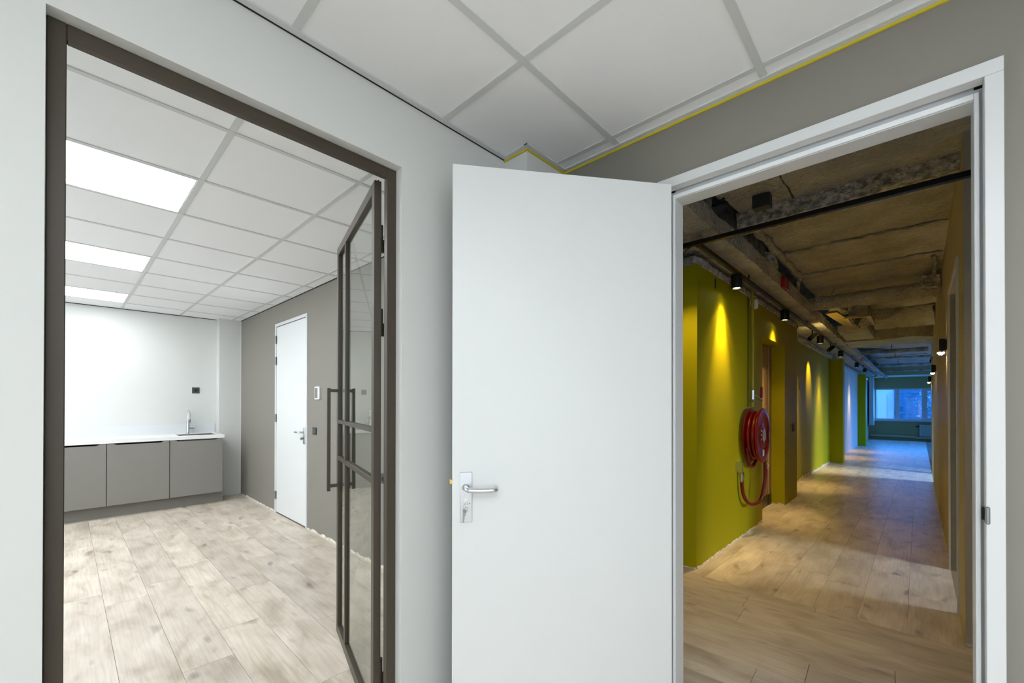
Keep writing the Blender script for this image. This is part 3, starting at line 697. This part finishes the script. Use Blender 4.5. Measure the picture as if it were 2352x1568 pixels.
duct('flat_duct', rough(-1.0, -.58, 9.35, 10.68, 2.70, 2.80, .08, .008, seed=33), 'flat sprayed duct beside the big round duct', 'concrete')
for nm, y, z, r, x0, lab in (('cross_pipe', 14.1, 2.78, .055, -1.05, 'grey pipe crossing the corridor beyond the deep beam'), ('cross_pipe', 16.2, 2.80, .03, -1.0, 'thin pipe crossing under the bluish slab'),
                             ('cross_pipe', 18.6, 2.76, .045, -1.0, 'long pale pipe crossing before the far window'), ('cross_pipe', 20.6, 2.70, .03, -.9, 'last thin pipe crossing before the far window')):
    t = thing(nm, (-.3, y, z), lab, 'pipe')
    obj('pipe', Tube([(x0 + (1.25 if y < 14.5 else 2.4) * k / 8, y, z + .004 * math.sin(k)) for k in range(9)], r, n=12), M['duct'], t)
    obj('hanger_rod', Tube([(-.45, y, z + r), (-.45, y, 2.96)], .012, n=6), M['duct'], t)
duct('cable_tray', Box(-1.0, -.62, 15.0, 15.35, 2.82, 2.92), 'dark tray piece beside the far beam', 'black', 'cable tray')
lb = obj('service_pipe', Tube([(-1.0, 14.0, 2.60), (-.96, 18.0, 2.60), (-.90, 22.5, 2.585)], .05, n=14), M['duct'], None, 'long pipe running along the track towards the far window', 'pipe')

# ---- black light track and spots
XT, ZT = -1.17, 2.595
tk = thing('light_track', (XT, 3.235, ZT), 'black light track along the green wall and across the hall', 'light track')
obj('rail', Box(XT - .017, XT + .017, 3.252, 20.5, ZT - .016, ZT + .016, bev=.002), M['black'], tk, smooth=False)
obj('cross_rail', Box(-1.42, 1.1, 3.218, 3.252, ZT - .016, ZT + .016, bev=.002), M['black'], tk, smooth=False)
obj('rail_slot', Box(XT - .006, XT + .006, 3.27, 20.5, ZT - .0175, ZT - .016), M['dark'], tk, smooth=False)
for y in (4.6, 7.6, 10.6, 13.6, 16.6, 19.6):
    obj('hanger', Tube([(XT, y, ZT + .016), (XT, y, 2.68)], .006, n=6), M['black'], tk)
for x in ():
    obj('hanger', Tube([(x, 3.235, ZT + .016), (x, 3.235, 2.82 if x > -1 else 2.7)], .006, n=6), M['black'], tk)
sp_y = [4.21, 6.16, 8.79, 11.40, 14.66, 17.0]
sp_lab = ['black cylinder spotlight on the track, nearest to the doorway', 'second black cylinder spotlight, above the hose reel', 'third black cylinder spotlight, between the two tilted spots',
          'fourth black cylinder spotlight, before the first pilaster', 'fifth black cylinder spotlight, beyond the first pilaster', 'last black cylinder spotlight, by the far pilaster']
s0 = None
for y, lab in zip(sp_y, sp_lab):
    loc = (XT, y, 2.45)
    if s0 is None:
        s0 = thing('spotlight', loc, lab, 'spotlight', 'cylinder spotlights on the track')
        bm = new()
        prof = [(0, .036), (0, .046), (.004, .048), (.128, .048), (.130, .046), (.130, .0)]
        lathe(bm, loc, (0, 0, 1), [(.085, .001), (.085, .0355), (0, .036), (0, .046), (.004, .048), (.124, .048), (.128, .046), (.128, .002)], n=28)
        obj('housing', bm, M['black'], s0)
        obj('lens', Tube([(XT, y, 2.458), (XT, y, 2.4585)], .030, n=20), M['lamp'], s0)
        obj('adapter', Box(XT - .012, XT + .012, y - .03, y + .03, 2.5775, 2.5785), M['black'], s0, smooth=False)
    else: dup(s0, loc, lab)
    spot('spot_beam', (XT, y, 2.448), (-.06, 0, -1), 7, 110, WARM, 1.0, .018, CORR)
    spot('spot_core', (XT, y, 2.447), (-.05, 0, -1), 36, 92, WARM, 1.0, .018, CORR)
    spot('spot_throw', (XT, y, 2.446), (-.18, 0, -1), 150, 50, WARM, 1.0, .018, CORR)
t7 = dup(s0, (-1.33, 3.24, 2.45), 'black spotlight at the left end of the track, half hidden by the frame')
spot('spot_beam', (-1.36, 3.24, 2.448), (0, .22, -1), 38, 96, WARM, 1.0, .018, CORR)
obj('lamp_cable', Tube([(-1.280, 3.245, 2.50), (-1.272, 3.246, 2.54), (-1.25, 3.246, 2.565), (-1.22, 3.245, 2.576)], .004, n=6), M['cable'], None, 'thin black cable at the left end of the track', 'cable')
def tilt_spot(y, lab):
    t = thing('tilted_spotlight', (XT, y, 2.58), lab, 'spotlight', 'tilted spotlights on the track')
    obj('stem', Tube([(XT, y, 2.578), (XT, y, 2.50)], .009, n=8), M['black'], t)
    obj('head', Lathe((XT + .03, y + .10, 2.52), (-.45, -.75, -.55), [(0, .02), (.005, .036), (.15, .036), (.155, .03)], n=20), M['black'], t)
tilt_spot(8.05, 'small tilted black spotlight before the third cylinder spotlight'); tilt_spot(9.95, 'small tilted black spotlight before the fourth cylinder spotlight')
spot('tilt_beam', (XT - .02, 10.12, 2.44), (-.62, .12, -.8), 60, 60, WARM, 1.0, .02, CORR)
spot('spot_up', (XT + .12, 8.1, 2.30), (.15, .4, 1), 9, 130, (1, .72, .25), .8, .03, CORR)
obj('dish_lamp', Lathe((-1.02, 19.0, 2.40), (0, 0, 1), [(0, .03), (.015, .13), (.03, .13), (.045, .03), (.12, .012), (.568, .010)], n=24), M['gold'], None, 'round gilt dish lamp hanging near the far pilaster', 'lamp')

# ---- fire hose reel on the green wall
RX0, RY, RZ, RRD = -1.14, 5.03, 1.06, .288
hr = thing('fire_hose_reel', (RX0, RY, .72), 'red fire hose reel on the green wall beside the recess', 'hose reel')
FR = (-1, 0, 0)
obj('front_disc', Lathe((RX0, RY, RZ), FR, [(0, .001), (0, .07), (.006, .09), (.012, .12), (.012, .20), (.002, .225), (.0, RRD - .012), (.005, RRD), (.012, RRD), (.016, RRD - .01), (.02, .2), (.02, .001)], n=56), M['red'], hr)
obj('back_disc', Lathe((RX0 - .112, RY, RZ), FR, [(0, .001), (0, RRD - .01), (.005, RRD), (.012, RRD), (.016, RRD - .01), (.016, .001)], n=56), M['red'], hr)
obj('drum', Tube([(RX0 - .015, RY, RZ), (RX0 - .115, RY, RZ)], .14, n=36), M['red'], hr)
def circ(x, r, n=48, y=RY, z=RZ): return [(x, y + r * math.cos(2 * math.pi * k / n), z + r * math.sin(2 * math.pi * k / n)) for k in range(n)]
hose = obj('hose_winding', Tube(circ(RX0 - .042, .240), .020, n=10, closed=True), M['red_hose'], hr)
for x, r in ((RX0 - .086, .240), (RX0 - .066, .204)):
    obj('hose_winding', Tube(circ(x, r), .020, n=10, closed=True), M['red_hose'], hr)
hub = obj('hub_label', Tube([(RX0 + .002, RY, RZ), (RX0 + .008, RY, RZ)], .062, n=32), M['label_grey'], hr, 'round grey hub label')
for dz, wd in ((.028, .04), (.014, .06), (.0, .07), (-.014, .06), (-.028, .04)):
    obj('print_line', Box(RX0 + .008, RX0 + .0086, RY - wd / 2, RY + wd / 2, RZ + dz - .002, RZ + dz + .002), M['ink'], hub, smooth=False)
for k in range(6):
    a = 2 * math.pi * k / 6 + .3
    obj('disc_hole', Tube([(RX0 + .0005, RY + .095 * math.cos(a), RZ + .095 * math.sin(a)), (RX0 + .0015, RY + .095 * math.cos(a), RZ + .095 * math.sin(a))], .012, n=14), M['gap'], hr)
for a0, a1 in ((R(100), R(165)), (R(-70), R(35)), (R(190), R(240))):
    obj('pressed_rim', Tube([(RX0 + .002, RY + .165 * math.cos(a0 + (a1 - a0) * k / 12), RZ + .165 * math.sin(a0 + (a1 - a0) * k / 12)) for k in range(13)], .004, n=6), M['red'], hr)
st = obj('sticker', Box(RX0 + .003, RX0 + .0045, RY - .055, RY + .01, RZ - .215, RZ - .150), M['sticker'], hr, 'white inspection sticker', smooth=False)
for k in range(4): obj('print_line', Box(RX0 + .0045, RX0 + .005, RY - .045, RY - .0, RZ - .205 + .014 * k, RZ - .201 + .014 * k), M['ink'], st, smooth=False)
obj('sticker', Box(RX0 + .003, RX0 + .0045, RY + .205, RY + .235, RZ - .05, RZ + .035), M['sticker_y'], hr, 'yellow sticker', smooth=False)
for a, y0 in ((R(150), .09), (R(175), .1), (R(200), .1)):
    obj('print_line', obox(new(), Vector((RX0 + .0035, RY, RZ)), Vector((0, math.cos(a), math.sin(a))), Vector((0, -math.sin(a), math.cos(a))), Vector((1, 0, 0)), .085, .13, -.006, .006, 0, .001), M['sticker'], hr, 'white print beside the hub', smooth=False)
bm = new(); tube(bm, [(XL + .001, RY, RZ), (RX0 - .10, RY, RZ)], .03); obj('wall_bracket', bm, M['red_dark'], hr, smooth=False)
# loose hose tail, nozzle and its holder
tail = []
ctrl = [(-1.262, 4.72, .60), (-1.262, 4.73, .54), (-1.255, 4.77, .44), (-1.235, 4.86, .36), (-1.21, 4.98, .335), (-1.18, 5.08, .37), (-1.165, 5.13, .47), (-1.155, 5.16, .60), (-1.155, 5.16, .72), (-1.16, 5.13, .82)]
def smooth_path(p, n=5):
    out = []; p = [Vector(q) for q in p]
    for i in range(len(p) - 1):
        a = p[max(i - 1, 0)]; b = p[i]; c_ = p[i + 1]; d = p[min(i + 2, len(p) - 1)]
        for k in range(n):
            t = k / n; out.append(.5 * ((2 * b) + (c_ - a) * t + (2 * a - 5 * b + 4 * c_ - d) * t * t + (-a + 3 * b - 3 * c_ + d) * t ** 3))
    return out + [p[-1]]
obj('hose_tail', Tube(smooth_path(ctrl), .0175, n=12), M['red_hose'], hr)
obj('hose_loop', Tube(smooth_path([(RX0 - .10, RY - .215, RZ - .12), (RX0 - .10, RY - .17, RZ - .22), (RX0 - .12, RY - .06, RZ - .315), (RX0 - .11, RY + .03, RZ - .335), (RX0 - .10, RY + .10, RZ - .29), (RX0 - .09, RY + .14, RZ - .2)]), .018, n=12), M['red_hose'], hr)
nz = obj('nozzle', Lathe((-1.262, 4.72, .595), (0, 0, 1), [(0, .02), (.012, .02), (.013, .017), (.05, .021), (.09, .021), (.095, .012), (.15, .010), (.19, .013), (.2, .012)], n=20), M['chrome'], hr, 'chrome jet nozzle clipped to the wall')
bm = Box(XL + .0005, -1.24, 4.66, 4.675, .70, .80); box(bm, XL + .0005, -1.24, 4.675, 4.76, .785, .80); obj('nozzle_clip', bm, M['chrome'], nz, smooth=False)
obj('handle_cord', Tube(smooth_path([(RX0 - .06, RY + .11, RZ - .275), (RX0 - .03, RY + .17, RZ - .30), (RX0 - .01, RY + .22, RZ - .33), (RX0 - .02, RY + .22, RZ - .37)]), .009, n=8), M['white_plastic'], hr, 'white strap end')
# riser, valve, sensor
rs = thing('riser_pipe', (-1.275, 5.13, 1.3), 'green painted riser pipe feeding the hose reel', 'pipe')
obj('pipe', Tube([(-1.272, 5.13, 1.36), (-1.272, 5.13, 2.62)], .016, n=14), M['green_pipe'], rs)
obj('cable', Tube([(-1.296, 5.055, 1.36), (-1.296, 5.055, 2.56)], .004, n=6), M['cable'], rs)
vl = obj('valve_body', Tube([(-1.272, 5.13, 1.42), (-1.272, 5.13, 1.54)], .017, n=14), M['chrome'], rs, 'chrome stop valve')
obj('coupling', Tube([(-1.272, 5.13, 1.50), (-1.23, 5.19, 1.47), (-1.20, 5.23, 1.43)], .011, n=10), M['chrome'], vl)
obj('coupling_nut', Tube([(-1.272, 5.13, 1.415), (-1.272, 5.13, 1.44)], .028, n=6), M['chrome'], vl)
obj('red_lever', Box(-1.215, -1.195, 5.20, 5.245, 1.46, 1.58, bev=.004), M['red_dark'], rs, 'red valve lever')
sn = thing('alarm_sounder', (-1.27, 5.18, 2.44), 'small white sensor at the top of the riser pipe', 'sensor')
obj('body', Lathe((-1.262, 5.19, 2.44), (0, 0, 1), [(0, .018), (.01, .026), (.07, .034), (.10, .03), (.105, .01)], n=18), M['white_plastic'], sn)
obj('wall_plate', Box(XL + .0005, -1.285, 5.15, 5.23, 2.47, 2.55), M['white_plastic'], sn, smooth=False)
obj('wall_mark', Box(XL + .0002, XL + .0012, 4.03, 4.06, 2.44, 2.53), M['kick'], None, 'dark smear on the green wall below the crust', 'stain', smooth=False)

# ---- right wall
bm = Box(XR, XR + .5, 3.562, 4.075, -.01, 2.99); box(bm, XR, XR + .14, 4.075, 5.13, 2.33, 2.99); box(bm, XR, XR + .14, 5.13, 11.02, -.01, 2.99); box(bm, XR, XR + .14, 11.02, 12.4, 2.45, 2.99); box(bm, XR, XR + .14, 12.4, 12.62, -.01, 2.99)
struct('wall_corridor_right', bm, M['beige_wall'], 'pale corridor wall with the three wall lamps', 'wall')
struct('trim_10', ragged((XR, 3.56, 0), (XR + .5, 3.56, 0), (0, -1, 0), .016, .006, 0, .04, 17), M['plaster'], 'bare plaster lip at the foot of the right corridor corner', 'plaster edge')
struct('trim_11', ragged((XR, 5.2, 0), (XR, 11.0, 0), (-1, 0, 0), .02, .004, 0, .07, 18), M['plaster'], 'bare plaster lip along the foot of the right corridor wall', 'plaster edge')
tr4 = thing('trim_12', (XR, 4.6, 0), 'grey metal frame of the side doorway in the right corridor wall', 'door frame', kind='structure')
obj('jamb', Box(XR - .012, XR + .15, 4.03, 4.075, 0, 2.33, bev=.002), M['white_frame'], tr4, smooth=False)
obj('jamb', Box(XR - .012, XR + .15, 5.13, 5.175, 0, 2.33, bev=.002), M['white_frame'], tr4, smooth=False)
obj('head', Box(XR - .012, XR + .15, 4.03, 5.175, 2.33, 2.37, bev=.002), M['white_frame'], tr4, smooth=False)
struct('wall_void_closer', Box(-4.3, -4.2, 1.9, 24.5, -.01, 3.34), M['duct'], 'added closing wall of the service void above the green wall', 'wall')  # added to shut the blue sky out of the open void
# rooms behind the right wall
bm = Box(3.5, 3.62, 2.9, 15.0, -.01, 3.34); box(bm, 3.5, 3.62, 20.5, 24.5, -.01, 3.34); box(bm, 3.5, 3.62, 15.0, 20.5, 2.25, 3.34); box(bm, 3.5, 3.62, 15.0, 20.5, -.01, .55)
struct('wall_window_rooms', bm, M['white_wall'], 'outer wall of the side rooms with window openings, out of view', 'wall')
struct('wall_side_room', Box(.62, 3.5, 6.2, 6.3, -.01, 3.3), M['white_wall'], 'partition wall between the side rooms, out of view', 'wall')
struct('wall_side_partition', Box(.369, 3.5, 13.3, 13.4, -.01, 3.3), M['white_wall'], 'partition wall beyond the second side doorway', 'wall')
def sconce(loc, lab, src=None):
    if src is None:
        x, y, z = loc
        t = thing('wall_lamp', loc, lab, 'wall lamp', 'up and down wall lamps on the right corridor wall')
        obj('back_plate', Box(x - .012, x - .0005, y - .04, y + .04, z + .01, z + .105), M['black'], t, smooth=False)
        bm = Box(x - .050, x - .012, y - .042, y - .036, z, z + .115); box(bm, x - .050, x - .012, y + .036, y + .042, z, z + .115); box(bm, x - .050, x - .045, y - .036, y + .036, z, z + .115); box(bm, x - .018, x - .012, y - .036, y + .036, z, z + .115)
        obj('shade', bm, M['black'], t, smooth=False)
        bm = new()
        for k in range(7):
            a = random.random() * 6.28; r = .008 + .03 * random.random()
            bmesh.ops.create_icosphere(bm, subdivisions=1, radius=.011, matrix=Matrix.Translation((x - .036 + r * .7 * math.cos(a), y + r * math.sin(a), z - .012 - .016 * random.random())))
        obj('crystal_shade', bm, M['crystal'], t, 'lit cut glass insert', smooth=False)
        return t
    return dup(src, loc, lab)
LAMPS = [(5.72, 1.89), (9.23, 1.90), (11.67, 1.90)]
# the third lamp sits on the short wall end past the second opening
l0 = sconce((XR, 5.72, 1.905), 'black wall lamp on the right corridor wall, nearest of the three')
sconce((XR, 9.23, 1.92), 'black wall lamp on the right corridor wall, middle of the three', l0)
sconce((XR, 12.5, 1.92), 'black wall lamp on the right corridor wall, closest to the far window', l0)
for y, z in ((5.72, 1.905), (9.23, 1.92), (12.5, 1.92)):
    spot('lamp_up', (XR - .03, y, z + .06), (.02, 0, 1), 2.2, 110, (1, .78, .42), .6, .01, CORR)
    spot('lamp_down', (XR - .03, y, z - .035), (.02, 0, -1), 2.6, 120, (1, .78, .42), .6, .01, CORR)

# ---- far end: window wall, window, radiator
YE = 24.3
wx = [-1.345, .30, 1.85]; WB, WTp = .875, 2.19
bm = Box(-1.6, 3.6, YE, YE + .25, -.02, WB - .03); box(bm, -1.6, 3.6, YE, YE + .25, WTp, 3.4); box(bm, -1.6, -1.36, YE, YE + .25, WB - .03, WTp); box(bm, 1.9, 3.6, YE, YE + .25, WB - .03, WTp)
struct('wall_end', bm, M['olive_grey'], 'sage end wall of the corridor around the window', 'wall')
struct('ceiling_bulkhead', Box(-1.55, 3.5, 22.6, YE - .001, 2.655, 3.0), M['olive_grey'], 'dull bulkhead above the far window', 'bulkhead')
struct('wall_reveal', Box(-1.50, -1.36, 23.6, YE - .001, .62, 2.655), M['white_wall'], 'white boxed pier left of the far window', 'column')
wd = thing('window_1', (-.4, YE, WB), 'white framed window at the far end of the corridor', 'window', kind='structure')
def wf(nm, *a, m='white_frame'): return obj(nm, Box(*a), M[m], wd, smooth=False)
wf('frame', -1.358, 1.9, YE + .02, YE + .09, WTp - .045, WTp); wf('frame', -1.358, 1.9, YE + .02, YE + .09, WB - .03, WB + .03)
wf('frame', -1.358, -1.31, YE + .02, YE + .09, WB + .03, WTp - .045); wf('frame', 1.85, 1.9, YE + .02, YE + .09, WB + .03, WTp - .045)
wf('mullion', -.69, -.56, YE + .02, YE + .10, WB + .03, WTp - .045); wf('mullion', .125, .235, YE + .01, YE + .10, WB + .03, WTp - .045)
wf('mullion', 1.0, 1.1, YE + .02, YE + .10, WB + .03, WTp - .045)
sa = wf('sash', .235, .285, YE + .0, YE + .07, WB + .03, WTp - .045); wf('sash', .95, 1.0, YE, YE + .07, WB + .03, WTp - .045); wf('sash', .285, .95, YE, YE + .07, WTp - .10, WTp - .045); wf('sash', .285, .95, YE, YE + .07, WB + .03, WB + .085)
obj('window_handle', Tube([(.26, YE - .02, 1.5), (.26, YE - .035, 1.5), (.26, YE - .035, 1.38)], .012, n=8), M['alu'], sa)
for x0, x1 in ((-1.31, -.69), (-.56, .125), (.285, .95), (1.1, 1.85)):
    obj('pane', Box(x0, x1, YE + .05, YE + .054, WB + .03, WTp - .045), M['wglass'], wd, smooth=False)
obj('sill', Box(-1.36, 1.9, YE - .12, YE + .02, WB - .075, WB - .031), M['white_frame'], wd, smooth=False)
ra = thing('radiator', (.8, YE - .07, .15), 'ribbed enamel radiator under the far window', 'radiator')
obj('panel', Box(.045, 1.7, YE - .11, YE - .05, .2, .68), M['radiator'], ra, smooth=False)
cache = {}
for k in range(22): piece('rib', cache, 0, lambda: Box(-.018, .018, -.006, .006, -.22, .22, bev=.004), M['radiator'], (.085 + .073 * k, YE - .116, .44), ra)
obj('valve', Tube([(-.06, YE - .08, .60), (.045, YE - .08, .60)], .022, n=10), M['black'], ra)
hp = obj('heating_pipe', Tube([(-1.5, YE - .12, .17), (-.1, YE - .12, .16), (-.05, YE - .12, .13), (1.7, YE - .12, .13)], .045, n=12), M['beige_wall'], None, 'cream heating pipe along the foot of the far wall', 'pipe')

# ---- outside the far window
XF[0] = CORR
ob = thing('neighbour_building', (-3, 32, -3), 'pale bluish building outside the left part of the far window', 'building')
obj('facade', Box(-7, -1.0, 31, 36, -3.2, 9), M['facade'], ob, smooth=False)
obj('window', Box(-1.62, -1.25, 30.94, 31.0, .3, 2.1), M['white_plastic'], ob, 'lighter tall window bay', smooth=False)
obj('drain_pipe', Tube([(-2.15, 30.9, 4), (-2.15, 30.9, 1.3), (-2.0, 30.9, -1)], .02, n=6), M['dark'], ob)
ob2 = thing('brick_building', (.5, 34, -3), 'dark blue brick building outside the middle of the far window', 'building')
obj('facade', Box(-.99, 2.6, 33.2, 38, -3.2, 9), M['facade_dark'], ob2, smooth=False)
cache = {}
for r_ in range(14):
    for k in range(4):
        piece('brick', cache, 0, lambda: Box(-.19, .19, -.02, .02, -.06, .06), M['facade_dark'], (-.75 + .62 * k + (.31 if r_ % 2 else 0), 33.19, .3 + .2 * r_), ob2)
tree = thing('pale_tree', (.9, 29.0, -3), 'pale sunlit tree outside the right casement of the far window', 'tree')
bm = new(); rnd = random.Random(4)
for k in range(420):
    p = Vector((1.1 + rnd.gauss(0, .55), 29.2 + rnd.gauss(0, .5), 1.7 + rnd.gauss(0, .8)))
    q = rnd.uniform(.03, .075); ax = Vector((rnd.uniform(-1, 1), rnd.uniform(-1, 1), rnd.uniform(-1, 1))).normalized(); bx = ax.orthogonal().normalized(); cx2 = ax.cross(bx)
    bm.faces.new([bm.verts.new(p + bx * q), bm.verts.new(p + ax * q * .5), bm.verts.new(p - bx * q), bm.verts.new(p - ax * q * .5 + cx2 * q * .3)])
lf = obj('leaves', bm, M['leaf'], tree, smooth=False); lf['kind'] = 'stuff'
obj('trunk', Tube([(1.1, 29.2, -3), (1.12, 29.2, .5), (1.05, 29.25, 2.2)], [.14, .1, .03], n=10), M['bark'], tree)
struct('ground', Box(-20, 20, 24.7, 60, -3.3, -3.2), M['ground'], 'paved ground outside the far window', 'ground')

# ---- closing walls of the cross hall so that no stray light enters
XF[0] = ROOM
bm = Box(-4.2, -4.1, 1.936, 3.7, -.01, 3.33); box(bm, 3.4, 3.5, 1.94, 3.7, -.01, 3.33)
struct('wall_hall_ends', bm, M['beige_wall'], 'end walls of the cross hall, out of view', 'wall')
struct('wall_hall_back', Box(-4.2, 3.5, YA + .126, 1.95, CEIL, 3.36), M['beige_wall'], 'upper hall wall above the doorway', 'wall')
struct('wall_hall_side', Box(.73, 3.5, 3.6, 3.72, -.01, 3.36), M['beige_wall'], 'right part of the cross hall wall, out of view', 'wall')
spot('hall_fill', (.75, 3.0, 2.5), (-.1, -.1, -1), 14, 120, WARM, 1.0, .03)  # added warm fill for the hall, no fixture; same on the left
spot('hall_fill_left', (-2.0, 2.8, 2.5), (.1, 0, -1), 11, 120, WARM, 1.0, .03)
bpy.context.view_layer.update()
